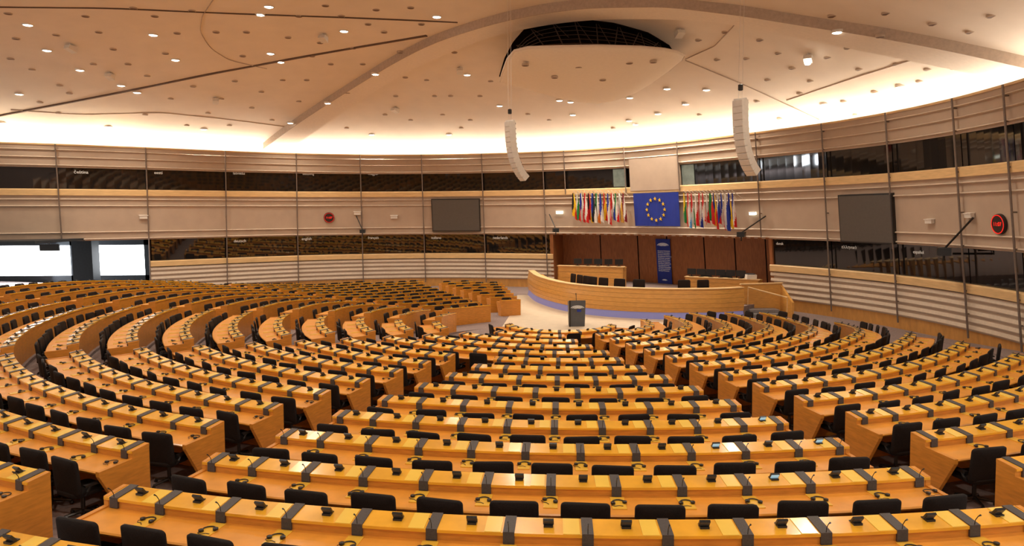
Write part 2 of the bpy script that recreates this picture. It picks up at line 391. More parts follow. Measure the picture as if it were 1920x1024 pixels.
hole_me = proto_mesh(MB().lathe([(.001, -.035), (.13, -.035), (.13, 0), (.001, 0)], 14), 'dark_opening', M_dark)
def in_rib(p):
    for a, b in zip(A, B):
        m = (a+b)/2; w = (a-b).length/2
        if hypot(p.x-m.x, p.y-m.y) < w*.95: return True
    return False
def spot(p, w):
    l = bpy.data.lights.new('downlight_or_fill', 'SPOT'); l.energy = w; l.spot_size = radians(140); l.spot_blend = .8; l.shadow_soft_size = .12; l.color = (1, .895, .745)
    o = bpy.data.objects.new('downlight_or_fill', l); COL.objects.link(o); o.location = p
def lamps(lst, lit):
    cnt = {}
    for x, y in sorted(lst):
        b = band(y); cnt[b] = cnt.get(b, 0)+1
        p = at_ceil(x, y)
        if in_rib(p):
            d = ray(x, y); p = p-d*(.35/d.z)*.75; p.z = zceil(p.x, p.y)-.35
        if lit:
            e = empty('downlight', p, 'lit round downlight, %s from the left %s' % (ordn(cnt[b]), b), 'downlight', 'lit ceiling downlights')
            inst('trim_ring', ring, e); inst('lens', lens, e)
            spot(p-Vector((0, 0, .1)), 565)
        else:
            e = empty('ceiling_spot', p, 'small dark unlit ceiling spot, %s from the left %s' % (ordn(cnt[b]), b), 'ceiling spot', 'unlit ceiling spots')
            inst('trim_ring', ring2, e); inst('dark_opening', hole_me, e)
lamps(LIT, True); lamps(OFF, False)
for x in (-18, -9, 0, 9):
    for y in (2, 10, 18, 25): spot((x, y, zceil(x, y)-.1), 830)  # fill spots added overhead without fixtures, to brighten the nearer rows
for i, (x, y) in enumerate(OFFC):
    p = at_z(x, y, canz(y)-.22)
    e = empty('ceiling_spot', p, 'small dark spot set in the hanging canopy, %s from the left' % ordn(i+1), 'ceiling spot', 'spots in the canopy')
    inst('trim_ring', ring2, e); inst('dark_opening', hole_me, e)
hm = proto_mesh(MB().prism([(-.22, -.16), (.2, -.3), (.26, -.02), (-.12, .0)], -.16, .16, lambda x, a, b: Vector((x, a, b-.08))), 'housing', M_white)
bk = proto_mesh(MB().tube([(0, 0, .15), (0, 0, -.1)], .03), 'bracket', M_white)
for nm, x, y in (('beside the upper left corner', 131, 82), ('over the left dark slot', 205, 135), ('left of the curved rib', 605, 63), ('left of the canopy', 862, 125), ('right of the canopy opening', 1275, 53), ('in the right ceiling, lit', 1515, 100), ('low in the middle ceiling', 740, 200), ('under the left slot', 404, 182)):
    p = at_ceil(x, y); e = empty('ceiling_fixture', p, 'white angular ceiling fixture '+nm, 'fixture', None, random.uniform(-.6, .6))
    inst('housing', hm, e); inst('bracket', bk, e)
    if 'lit' in nm:
        g = MB().lathe([(.001, -.45), (.1, -.45), (.12, -.38), (.001, -.38)], 12); o = g.build('lens', M_lamp, e)
# ------------------------------------------------------------------ things on the wall (texts come first)
for s, x, y in (('čeština', 152, 323), ('eesti', 297, 324), ('latviešu', 448, 325), ('lietuvių', 578, 326), ('magyar', 700, 326), ('deutsch', 450, 452), ('english', 575, 448), ('français', 700, 446), ('italiano', 818, 446), ('nederlands', 938, 446), ('dansk', 1462, 457), ('ελληνικά', 1592, 464), ('español', 1722, 473)):
    M, q = on_wall(x, y, -.07)
    o = text(s, .24 if x < 1400 else .19, M, M_text, 'booth_sign', None, .003)
    tag(o, 'white lettering %s at the top of %s booth glass' % (s, 'upper' if y < 400 else 'lower'), 'sign', 'booth language signs')
for lab, x, y, R in (('small red digital clock on the left wall panel', 617, 408, .36), ('red digital clock at the far right of the wall', 1876, 420, .36)):
    M, q = on_wall(x, y, .02); p = M.translation; L = M.to_3x3().to_4x4()
    e = empty('wall_clock', p, lab, 'clock')
    MB().lathe([(.001, 0), (R*.97, 0), (R*.97, .06), (R*.93, .10), (.001, .10)], 32, L).build('housing', M_disc, e)
    g = MB()
    for k in range(60):
        a = 2*pi*k/60; c = (R*.85*cos(a), R*.85*sin(a), .105); s_ = R*.026
        g.box((c[0]-s_, c[1]-s_, .095), (c[0]+s_, c[1]+s_, .115), L)
    g.build('dot_ring', M_red, e)
    text('11:07', R*.52, L @ T(0, 0, .11), M_red, 'digits', e, .001)
for lab, x0, y0, x1, y1, off in (('large blank dark screen on the back wall left of the flags', 809, 373, 901, 434, .16), ('large blank dark screen on the curved right wall', 1573, 364, 1673, 456, .18)):
    M, q = on_wall((x0+x1)/2, (y0+y1)/2, off); p = M.translation; L = M.to_3x3().to_4x4(); dist = p.y
    h = (y1-y0)/F*dist/2; w = (x1-x0)/F*dist/2
    if x0 > 1500: w *= 1.25
    e = empty('wall_screen', p, lab, 'screen')
    MB().box((-w, -h, -.14), (w, h, .06), L).build('frame', M_black, e)
    MB().box((-w+.06, -h+.06, .05), (w-.06, h-.06, .075), L).build('panel', M_screen, e)
for lab, x, y, m in (('small white box lamp on the left wall panel', 269, 407, 0), ('small white box on the wall right of the red clock', 670, 400, 0), ('small white box left of the big left screen', 739, 407, 0), ('small white box right of the right screen', 1746, 415, 0), ('white box high on the right wall bracket', 1821, 404, 0), ('lit white emergency light left of the flags', 1050, 398, 1), ('lit white emergency light right of the flags', 1413, 400, 1)):
    M, q = on_wall(x, y, .02); p = M.translation; L = M.to_3x3().to_4x4(); sc = .8 if p.y < 38 else 1.0
    e = empty('wall_lamp', p, lab, 'wall lamp')
    MB().box((-.22*sc, -.09*sc, 0), (.22*sc, .09*sc, .14), L).build('housing', M_exit if m else M_white, e)
    MB().box((-.25*sc, .09*sc, -.02), (.25*sc, .13*sc, .17), L).build('cover', M_white, e)
for lab, x, y, sc, ax, ay in (('black video camera on the wall under the red clock', 680, 434, .8, 668, 405), ('black video camera on an arm left of the flags', 1042, 432, .8, 1030, 402), ('black video camera on an arm right of the flags', 1390, 440, .85, 1436, 405), ('large black video camera on a bracket, far right wall', 1770, 472, .95, 1825, 408)):
    M, q = on_wall(x, y, .75); p = M.translation; A_ = on_wall(ax, ay, .12)[0].translation
    e = empty('video_camera', p, lab, 'camera')
    L = Matrix.Rotation(-.5 if x > 1300 else .1, 4, 'Z')
    g = MB().box((-.22*sc, -.30*sc, -.14*sc), (.22*sc, .32*sc, .16*sc), L); g.build('body', M_black, e)
    MB().lathe([(.10*sc, -.30*sc), (.12*sc, -.3*sc), (.13*sc, -.5*sc), (.09*sc, -.5*sc)][::-1], 12, L @ Matrix.Rotation(-pi/2, 4, 'X') @ Matrix.Scale(-1, 4, (0, 0, 1))).build('lens', M_black, e)
    g = MB().tube([(0, 0, -.12), (0, 0, -.3), tuple(on_wall(x, y+6, .1)[0].translation-p)], .045*sc); g.tube([(0, 0, .1), tuple(A_-p)], .04*sc); g.build('bracket', M_black, e)
# big blue flag with stars
M, q = on_wall(1230, 393, .34); p = M.translation; L = M.to_3x3().to_4x4()
w, h = 1.62, .98
g = MB(); st = []
for i in range(25):
    x = -w+2*w*i/24; st.append([L @ Vector((x, yy, .02*sin(i*.9)+d)) for yy, d in ((-h, 0), (h, 0), (h, -.03), (-h, -.03))])
g.sweep(st)
fl = g.build('flag', M_blue, None, None); fl.location = p
tag(fl, 'large blue flag with a ring of twelve gold stars', 'flag')
sm = []
for k in range(10):
    a = pi/2+pi*k/5; r = .112 if k % 2 == 0 else .043; sm.append((r*cos(a), r*sin(a)))
for k in range(12):
    a = 2*pi*k/12; c = (.64*cos(a), .64*sin(a))
    MB().prism(sm, .02, .055, lambda z, x, y: L @ Vector((x+c[0], y+c[1], z))).build('star', M_gold, fl)
# country flags
CC = {'k': (.01, .01, .01), 'y': (.88, .56, .015), 'r': (.60, .012, .012), 'w': (.74, .70, .64), 'g': (.015, .22, .05), 'b': (.012, .035, .34), 'o': (.8, .22, .015), 'm': (.24, .008, .02), 'l': (.10, .35, .65), 'c': (.65, .35, .05)}
CN = {'k': 'black', 'y': 'yellow', 'r': 'red', 'w': 'white', 'g': 'green', 'b': 'blue', 'o': 'orange', 'm': 'maroon', 'l': 'sky blue', 'c': 'copper'}
CM = {k: mat('cloth_'+CN[k].replace(' ', '_'), v, .75, .1, (1, 1, 1), 8) for k, v in CC.items()}
FL = ['kyr', 'wgr', 'bwr', 'rwr', 'kry', 'bkw', 'gwo', 'bw', 'ryr', 'bwr', 'rwb', 'gwr', 'wc', 'mwm', 'ygr', 'rwl', 'rwg', 'wr', 'rwb', 'rwr', 'wr', 'gr', 'byr', 'wbr', 'bwr', 'wb', 'by', 'bwr']
for i, code in enumerate(FL):
    left = i < 14; j = i if left else i-14
    x = 1076+j*7.2 if left else 1284+j*7.0
    off = .55+.16*(j % 2)
    M, q = on_wall(x, 362, off); p = M.translation; L = M.to_3x3().to_4x4()
    names = ', '.join(CN[c] for c in code[:-1])+' and '+CN[code[-1]]
    e = empty('flag', p, 'draped %s flag, %s from left, %s row' % (names, ordn(j+1), 'left' if left else 'right'), 'flag', 'flags beside the blue flag')
    n_ = 12; used = list(dict.fromkeys(code)); g = MB(); W = .32 if left else .29; H = random.uniform(1.7, 2.02)
    ph = random.uniform(0, 6); sl = random.uniform(.1, .4); rows = 16; grid = []
    for a in range(rows+1):
        tt = a/rows; wd = W*(.26+.74*min(1, tt*1.8))
        grid.append([L @ Vector((-wd/2+wd*b/n_+.06*tt-.03, -H*tt*(1-sl*(1-b/n_)*tt*.5), .065*sin(b*.75+ph+tt*.6)*(.3+.7*tt)+.05)) for b in range(n_+1)])
    bym = {}
    for a in range(rows):
        for b in range(n_):
            s_ = (b/n_*.62+(a/rows)*.62-.14); k = min(len(code)-1, max(0, int(s_*len(code))))
            bym.setdefault(used.index(code[k]), []).append((a, b))
    vs = [v for r in grid for v in r]; g.v = vs
    for mi, cells in bym.items():
        for a, b in cells:
            g.f.append((a*(n_+1)+b, a*(n_+1)+b+1, (a+1)*(n_+1)+b+1, (a+1)*(n_+1)+b)); g.m.append(mi)
    g.build('cloth', [CM[c] for c in used], e, None, True)
    MB().tube([L @ Vector((0, -.35, -off+.06)), L @ Vector((0, .14, .08))], .018, 6).build('pole', M_white, e)
# ------------------------------------------------------------------ line arrays
for lab, x, y, v, n_ in (('white curved loudspeaker column hanging left of the flags', 956, 228, 28.5, 12), ('white curved loudspeaker column hanging on the right', 1388, 188, 22.5, 12)):
    top = at_v(x, y, v); e = empty('line_array', top, lab, 'loudspeaker', 'hanging loudspeaker columns')
    d = Vector((-.86, -.50, 0)).normalized(); s_ = Vector((-d.y, d.x, 0)); pos = Vector((0, 0, 0)); ch = .205
    for k in range(n_):
        th = radians(2+.36*k*k); f = d*cos(th)-Vector((0, 0, 1))*sin(th); dnv = -Vector((0, 0, 1))*cos(th)-d*sin(th)
        c = pos+dnv*ch/2
        def fn(a, b, z): return c+s_*a+f*b-dnv*z
        g = MB(); hw = .20; poly = [(-.14, -.1025), (.13, -.1025), (.14, -.095), (.14, .095), (.13, .1025), (-.14, .1025)]
        g.prism(poly, -hw, hw, lambda X, a, b: fn(X, a, b)); cab = g.build('speaker_cabinet', M_white, e)
        g = MB(); g.prism([(.135, -.085), (.147, -.085), (.147, .085), (.135, .085)], -hw*.9, hw*.9, lambda X, a, b: fn(X, a, b)); g.build('grille', M_white, cab)
        g = MB(); g.prism([(-.17, -.025), (-.135, -.025), (-.135, .04), (-.17, .04)], -hw*.9, hw*.9, lambda X, a, b: fn(X, a, b)); g.build('rigging', M_speak, cab)
        pos = pos+dnv*(ch+.0005)
    MB().box((-.2, -.04, .01), (.2, .04, .06), Matrix.Rotation(-.6, 4, 'Z')).build('flying_frame', M_white, e)
    zc = zceil(top.x, top.y)-top.z+.1
    MB().tube([(-.06, 0, .05), (-.06, 0, zc)], .006, 4).tube([(.06, 0, .05), (.06, 0, zc)], .006, 4).build('cable', M_white, e)
    MB().lathe([(.05, .3), (.08, .32), (.08, .48), (.04, .5)], 10).build('hoist', M_metal, e)
# ------------------------------------------------------------------ podium
def cat(pts, n):
    pts = [Vector(p) for p in pts]; out = []
    P = [pts[0]*2-pts[1]]+pts+[pts[-1]*2-pts[-2]]
    for k in range(1, len(P)-2):
        for i in range(n):
            t = i/n; a, b, c, d = P[k-1:k+3]
            out.append(.5*((2*b)+(c-a)*t+(2*a-5*b+4*c-d)*t*t+(3*b-a-3*c+d)*t**3))
    return out+[pts[-1]]
pc = cat([(1.05, 42.3), (1.5, 38.6), (2.65, 35.3), (4.3, 33.3), (6.6, 32.2), (9.2, 32.0), (10.9, 32.5)], 8)
def pn(i):
    t = (pc[min(i+1, len(pc)-1)]-pc[max(i-1, 0)]).normalized(); return Vector((t.y, -t.x))
def psweep(mb, prof, i0=0, i1=None):
    i1 = len(pc) if i1 is None else i1
    return mb.sweep([[Vector((pc[i].x+pn(i).x*o, pc[i].y+pn(i).y*o, z)) for o, z in prof(i/(len(pc)-1.0))] for i in range(i0, i1)])
base = Vector((5, 35, 0))
e = empty('podium_desk', base, 'long curved wooden podium desk with a blue lit base', 'desk')
def hz(t): return 1.41+.08*max(0, 1-t*3.2)
psweep(MB(), lambda t: [(.10, .0), (.02, .33), (-.2, .33), (-.2, 0)]).build('light_strip', M_glow, e, base)
for k in range(5):
    def pr(t, k=k):
        h0 = .33+(hz(t)-.33)*k/5; h1 = .33+(hz(t)-.33)*(k+1)/5-.009
        o0 = .10*sin(pi*(.15+.8*k/5)); o1 = .10*sin(pi*(.15+.8*(k+1)/5))
        return [(o0, h0), (o1, h1), (-.08, h1), (-.08, h0)]
    psweep(MB(), pr).build('front_slat', M_presid, e, base)
psweep(MB(), lambda t: [(.06, hz(t)), (.06, hz(t)+.04), (-.32, hz(t)+.04), (-.32, hz(t))]).build('ledge', M_wledge, e, base)
psweep(MB(), lambda t: [(-.08, hz(t)-.28), (-.08, hz(t)-.24), (-.85, hz(t)-.24), (-.85, hz(t)-.28)]).build('desktop', M_top, e, base)
psweep(MB(), lambda t: [(-.10, .0), (-.10, hz(t)), (-.14, hz(t)), (-.14, .0)]).build('back_panel', M_presid, e, base)
mb = MB(); idx = list(range(0, len(pc)))
fp = [Vector((pc[i].x-pn(i).x*.15, pc[i].y-pn(i).y*.15, 0)) for i in idx]
bp = [wp(1040+(1447-1040)*i/(len(pc)-1.0), 0, -1.7) for i in idx]
mb.sweep([[Vector((a.x, a.y, .0)), Vector((a.x, a.y, .5)), Vector((b.x, b.y, .5)), Vector((b.x, b.y, .0))] for a, b in zip(fp, bp)])
struct(mb.build('floor_stage', M_carpet))
mb = MB(); poly = [(-.6, 28.6), (-.9, 27.3), (.0, 25.0), (1.85, 24.6), (3.6, 25.0), (4.7, 26.6), (6.5, 29.3), (10.8, 31.6), (11.2, 32.6), (8, 34), (4.5, 35.5), (3, 38), (1.9, 42.2), (.3, 42.2), (.2, 38), (-.1, 34)]
mb.sweep([[(x, y, -.05) for x, y in poly], [(x, y, .014) for x, y in poly]]); struct(mb.build('floor_well', M_well))
def rear_desk(lab, u0, v0, u1, v1, z0, z1):
    a = Vector((u0, v0)); b = Vector((u1, v1)); t = (b-a).normalized(); n = Vector((t.y, -t.x)); base = Vector(((u0+u1)/2, (v0+v1)/2, z0))
    ln = (b-a).length
    M = Matrix(((t.x, -n.x, 0, u0), (t.y, -n.y, 0, v0), (0, 0, 1, z0), (0, 0, 0, 1)))
    e = empty('rear_desk', base, lab, 'desk'); H = z1-z0
    g = MB()
    for k in range(4): g.box((0, 0, H*k/4), (ln, .05, H*(k+1)/4-.012), M)
    g.build('front_panel', M_presid, e, base)
    MB().box((-.03, -.05, H), (ln+.03, .35, H+.04), M).build('ledge', M_wledge, e, base)
    MB().box((0, .05, H-.26), (ln, .8, H-.22), M).build('desktop', M_top, e, base)
    for q in (0, ln-.05): MB().box((q, 0, 0), (q+.05, .8, H-.02), M).build('side_panel', M_presid, e, base)
    return M, ln, H
mon_s = proto_mesh(MB().box((-.24, -.02, .10), (.24, .02, .42)), 'housing', M_black)
mon_f = proto_mesh(MB().box((-.11, -.09, 0), (.11, .09, .02)).box((-.03, -.01, .02), (.03, .03, .2)), 'foot', M_black)
mon_p = proto_mesh(MB().box((-.22, -.026, .12), (.22, -.02, .40)), 'screen', M_black)
def monitor(p, rz, lab, grp):
    e = empty('monitor', p, lab, 'monitor', grp, rz); inst('housing', mon_s, e); inst('foot', mon_f, e); inst('screen', mon_p, e)
M1, L1, H1 = rear_desk('wooden rear podium desk with monitors, left side', 2.75, 41.6, 6.5, 40.2, .5, 1.82)
for k in range(5):
    monitor(M1 @ Vector((1.2+.62*k, .18, H1+.04)), random.uniform(-.4, .2), 'black monitor, %s from the left on the left rear podium desk' % ordn(k+1), 'monitors on the left rear desk')
M2, L2, H2 = rear_desk('wooden rear podium desk with equipment, right side', 9.35, 37.3, 12.6, 35.2, .5, 1.5)
for k in range(6):
    monitor(M2 @ Vector((.3+.52*k, .18, H2+.04)), random.uniform(-.8, -.2), 'black monitor, %s from the left on the right rear podium desk' % ordn(k+1), 'monitors on the right rear desk')
pb = M2 @ Vector((3.4, .2, H2+.04))
e = empty('printer', pb, 'pale grey office printer at the right end of the podium', 'printer')
MB().box((-.25, -.2, 0), (.25, .2, .22)).build('body', M_white, e); MB().box((-.2, -.1, .22), (.2, .2, .27)).build('paper_tray', M_speak, e)
e = empty('podium_side_wall', (12.2, 33.6, 0), 'light wooden side wall at the right end of the podium', 'partition')
MB().prism([(11.15, 0), (11.15, 1.45), (13.1, 1.5), (13.1, 0)], 33.5, 33.62, lambda y, x, z: Vector((x-12.2, y-33.6, z))).build('panel', M_presid, e)
MB().prism([(11.1, 1.45), (11.1, 1.5), (13.15, 1.55), (13.15, 1.5)], 33.46, 33.66, lambda y, x, z: Vector((x-12.2, y-33.6, z))).build('cap', M_wledge, e)
MB().prism([(-1.5, 0), (-1.5, .75), (0, 1.45), (0, 0)], .85, .95, lambda x, y, z: Vector((x, y, z))).build('return_panel', M_presid, e)
e = empty('podium_steps', (11.9, 33.0, 0), 'two low grey steps up to the right end of the podium', 'steps')
for k in range(2): MB().box((-.55, -.55+.35*k, 0), (.85, .45, .16*(k+1))).build('step', M_grey, e)
e = empty('handrail', (11.9, 33.1, 0), 'sloping wooden handrail beside the podium steps', 'handrail')
MB().tube([(-.5, .2, 1.35), (1.05, -.7, .95)], .035).build('rail', M_wledge, e)
for a, h in (((-.5, .2), 1.35), ((1.05, -.7), .95)): MB().tube([(a[0], a[1], 0), (a[0], a[1], h)], .02).build('post', M_wledge, e)
# banner
M, q = on_wall(1245, 490, -1.82); p = M.translation; L = M.to_3x3().to_4x4()
e = empty('banner', p.copy(), 'tall blue banner with white emblem and lettering behind the podium', 'banner')
MB().box((-.52, -1.45, 0), (.52, 1.42, .03), L).build('cloth', M_blue, e)
def emblem(parent, L, s, dz, mt):
    g = MB()
    for k in range(4):
        r = s*(.35+.22*k); pts = [L @ Vector((r*1.25*cos(a), r*.62*sin(a), dz)) for a in [radians(18+144*i/14) for i in range(15)]]
        g.tube(pts, s*.045, 5)
    for k in range(-2, 3): g.tube([L @ Vector((k*s*.2, s*.05, dz)), L @ Vector((k*s*.45, s*.52, dz))], s*.02, 4)
    g.build('emblem', mt, parent)
emblem(e, L @ T(0, .95, 0), .34, .035, M_text)
for k, s in enumerate(('European Parliament', 'Parlement européen', 'Europees Parlement', 'Europäisches Parlament', 'Parlamento europeo', 'Parlamento Europeu', 'Europa-Parlamentet', 'Euroopan parlamentti', 'Europaparlamentet', 'Parlament Europejski', 'Evropský parlament', 'Európai Parlament')):
    text(s, .105, L @ T(-.40, .66-.115*k, .034), M_text, 'lettering', e, .001, 'LEFT')
emblem(e, L @ T(0, -1.25, 0), .16, .035, M_text)
# lectern
lp = at_z(1081, 611, .014); e = empty('lectern', lp, 'dark slate lectern with a white emblem in front of the podium', 'lectern', None, .06)
MB().sweep([[(-.33, -.2, 0), (.33, -.2, 0), (.33, .22, 0), (-.33, .22, 0)], [(-.36, -.24, 1.0), (.36, -.24, 1.0), (.36, .25, 1.0), (-.36, .25, 1.0)], [(-.36, -.24, 1.16), (.36, -.24, 1.16), (.36, .25, 1.06), (-.36, .25, 1.06)]]).build('body', M_slate, e)
MB().box((-.37, -.26, 0), (-.30, -.2, 1.15)).build('side_trim', M_metal, e)
L = Matrix(((1, 0, 0, 0), (0, 0, -1, -.27), (0, 1, 0, .78), (0, 0, 0, 1)))
emblem(e, L, .24, .0, M_text)
MB().box((-.02, .0, 0), (.16, .10, .012), L @ T(0, -.12, 0)).build('emblem_flag', M_blue, e)
MB().tube([(.0, .1, 1.1), (.0, .12, 1.3), (.0, .2, 1.42)], [.012, .012, .02], 6).build('microphone', M_black, e)
p = at_v(93, 464, 44); e = empty('hanging_monitor', p, 'black monitor hanging before the bright left window', 'monitor')
MB().box((-.62, -.05, -.22), (.62, .05, .22)).build('housing', M_black, e); MB().tube([(0, 0, .2), (0, 0, 3.65-p.z)], .03).build('pole', M_black, e)
# ------------------------------------------------------------------ floor terraces and rows
PITCHR = 1.38
NMIN, NMAX = -3, 12
def RN(n): return 18.46-PITCHR*n
def g_az(az):
    a = az+4
    t = (a-52)/48 if a > 0 else (-a-92)/46
    t = min(1, max(0, t)); return 1-(t*t*(3-2*t))
def zn(n): return .088*(NMAX-n)
def zf(n, az): return zn(n)*g_az(az)
def arc(r, az, q, z):
    a = radians(az); return Vector((CX+(r+q)*sin(a), CY-(r+q)*cos(a), z))
rr = [(0.01, 0)]
for n in range(NMAX-1, NMIN-1, -1): rr += [(RN(n)-.08, zn(n+1)), (RN(n)-.079, zn(n))]
rr += [(30, zn(NMIN)), (44, zn(NMIN))]
mb = MB(); mb.sweep([[arc(r, a, 0, z*g_az((a+180) % 360-180)) for a in range(0, 360, 3)] for r, z in rr], True, False)
struct(mb.build('floor', M_carpet))
# prototypes
def slab(w, h, th, bend, rc=.09, top_taper=1.0):
    o = []
    for cx, cz, a0 in ((w/2-rc, h-rc, 0), (-w/2+rc, h-rc, 90), (-w/2+rc, rc, 180), (w/2-rc, rc, 270)):
        for k in range(5):
            a = radians(a0+22.5*k); o.append((cx+rc*cos(a), cz+rc*sin(a)))
    o = [(x*(1+(top_taper-1)*z/h), z) for x, z in o]
    cz = h/2; rings = []
    for f, y in ((.02, -.5), (.6, -.5), (.93, -.48), (1, -.3), (1, .3), (.93, .48), (.6, .5), (.02, .5)):
        rings.append([Vector((x*f, y*th+bend(x*f, cz+(z-cz)*f), cz+(z-cz)*f)) for x, z in o])
    return rings
ch_back = proto_mesh(MB().sweep([[p+Vector((0, .23, .45)) for p in r] for r in slab(.58, .57, .06, lambda x, z: -.45*x*x+.12*z*z, .06, .98)]), 'backrest', M_chair, True)
ch_seat = proto_mesh(MB().sweep([[Vector((p.x, p.z-.25, .45+p.y)) for p in r] for r in slab(.50, .50, .09, lambda x, z: 0)]), 'seat', M_chair, True)
mb = MB().lathe([(.03, .06), (.03, .42), (.12, .42)], 10)
for k in range(5):
    a = 2*pi*k/5; mb.tube([(0, 0, .10), (.27*cos(a), .27*sin(a), .06)], [.03, .02], 6); mb.lathe([(.02, 0), (.03, .02), (.02, .05)], 8, T(.27*cos(a), .27*sin(a), 0))
ch_base = proto_mesh(mb, 'base', M_metal)
ch_arm = [proto_mesh(MB().tube([(s*.25, .12, .44), (s*.29, .1, .50), (s*.29, .05, .58)], .018, 6).box((s*.29-.03, -.10, .575), (s*.29+.03, .14, .61)), 'armrest', M_black) for s in (-1, 1)]
HG = -.185; HD = -.11      # ledge and desktop heights relative to a 97 / 76 cm layout
sp_me = proto_mesh(MB().prism([(-.03, .94+HG), (-.03, .998+HG), (.253, .960+HG), (.258, .77+HD), (.22, .77+HD), (.22, .9+HG)], -.055, .055, lambda x, a, b: Vector((x, a, b))), 'speaker_panel', M_speak)
cp_me = proto_mesh(MB().prism([(.27, .755+HD), (.27, .772+HD), (.58, .768+HD), (.58, .75+HD)], -.08, .08, lambda x, a, b: Vector((x, a, b))), 'control_panel', M_plate)
pl_me = proto_mesh(MB().prism([(-.02, .97+HG), (-.02, .991+HG), (.245, .957+HG), (.245, .94+HG)], .075, .235, lambda x, a, b: Vector((x, a, b))), 'card_plate', M_card)
mic_me = proto_mesh(MB().tube([(0, .24, .95+HG), (0, .25, 1.01+HG), (0, .28, 1.06+HG), (0, .31, 1.085+HG)], [.004, .004, .004, .009], 6), 'microphone', M_black)
TL = T(0, .09, .985+HG) @ Matrix.Rotation(-.65, 4, 'X')
ds_me = proto_mesh(MB().box((-.052, -.010, .0), (.052, .012, .078), TL).box((-.045, .05, .955+HG), (.045, .14, .985+HG)), 'desk_display', M_black)
dsc_me = proto_mesh(MB().box((-.046, .012, .010), (.046, .015, .070), TL), 'screen', M_screen)
dsl_me = proto_mesh(MB().box((-.046, .012, .010), (.046, .015, .070), TL), 'screen', M_lit)
HS = Matrix.Scale(.8, 4)
hb = MB().tube([HS @ Vector((.085*cos(a), .085*sin(a), .012)) for a in [pi*i/10 for i in range(11)]], .0065, 6); hb_me = proto_mesh(hb, 'headband', M_black)
hw_me = proto_mesh(MB().tube([HS @ Vector(p) for p in [(-.085, -.02, .006), (-.12, -.06, .005), (-.08, -.10, .005), (-.02, -.09, .005), (.03, -.12, .005)]], .0035, 5), 'cord', M_black)
ec_me = [proto_mesh(MB().lathe([(.02, 0), (.034, .006), (.034, .03), (.02, .036)], 10, HS @ T(s*.085, -.02, 0)), 'earcup', M_black) for s in (-1, 1)]
def wall_clear(p):
    px = 960+F*p.x/p.y
    return wv(px)-p.y
rows_all = []
def add_row(bn, n, a0, a1, sign, endn, g0=.55, g1=.55):
    r = RN(n)
    lo = a0+degrees(asin(min(.9, g0/r))); hi = a1-degrees(asin(min(.9, g1/r)))
    if (hi-lo)*pi/180*r < .9: return
    rows_all.append([bn, n, lo, hi, sign, endn])
for n in range(NMAX, NMIN-1, -1):
    r = RN(n)
    if n == 12:
        rows_all.append(['front centre block', n, -85, 75, 1, 'left end']); continue
    if n >= 8: add_row('front centre block', n, -55, 12.3, 1, 'left end', .55, .8)
    else:
        add_row('near centre block', n, -21, 12.3, 1, 'left end', .92, .92); add_row('near left block', n, -55, -21, 1, 'left end', .55, .26)
    if r < 10.1: amax = 90+degrees(asin(min(.9, 2.9/r)))
    else: amax = degrees(asin(min(1, 10.15/r)))+degrees(.5/r)
    if n == 11: amax = 112
    if n == 10: amax = 118
    add_row('right hand block', n, 12.3, amax, 1, 'left end', .28, .6)
    lim = -171
    if n == 11: lim = -112
    elif n == 10: lim = -140
    a = -90
    while a > lim and wall_clear(arc(r, a, 0, 0)) > 4.6: a -= 1
    lim = max(lim, a)
    for bn, s, t in (('left side block', -55, -89), ('far left block', -89, -123), ('far wing block', -123, -157), ('podium side block', -157, -171)):
        if lim < s:
            t2 = max(t, lim)
            if t2 != t or bn == 'podium side block':
                add_row(bn, n, t2-2, s, -1, 'near end')
            else: add_row(bn, n, t2, s, -1, 'near end')
cnt = {}
seats = []; gaps = []
EP = [(0, -.12), (-.02, .99+HG), (.24, .955+HG), (.24, .78+HD), (.735, .765+HD), (.735, .70+HD), (.36, -.12)]
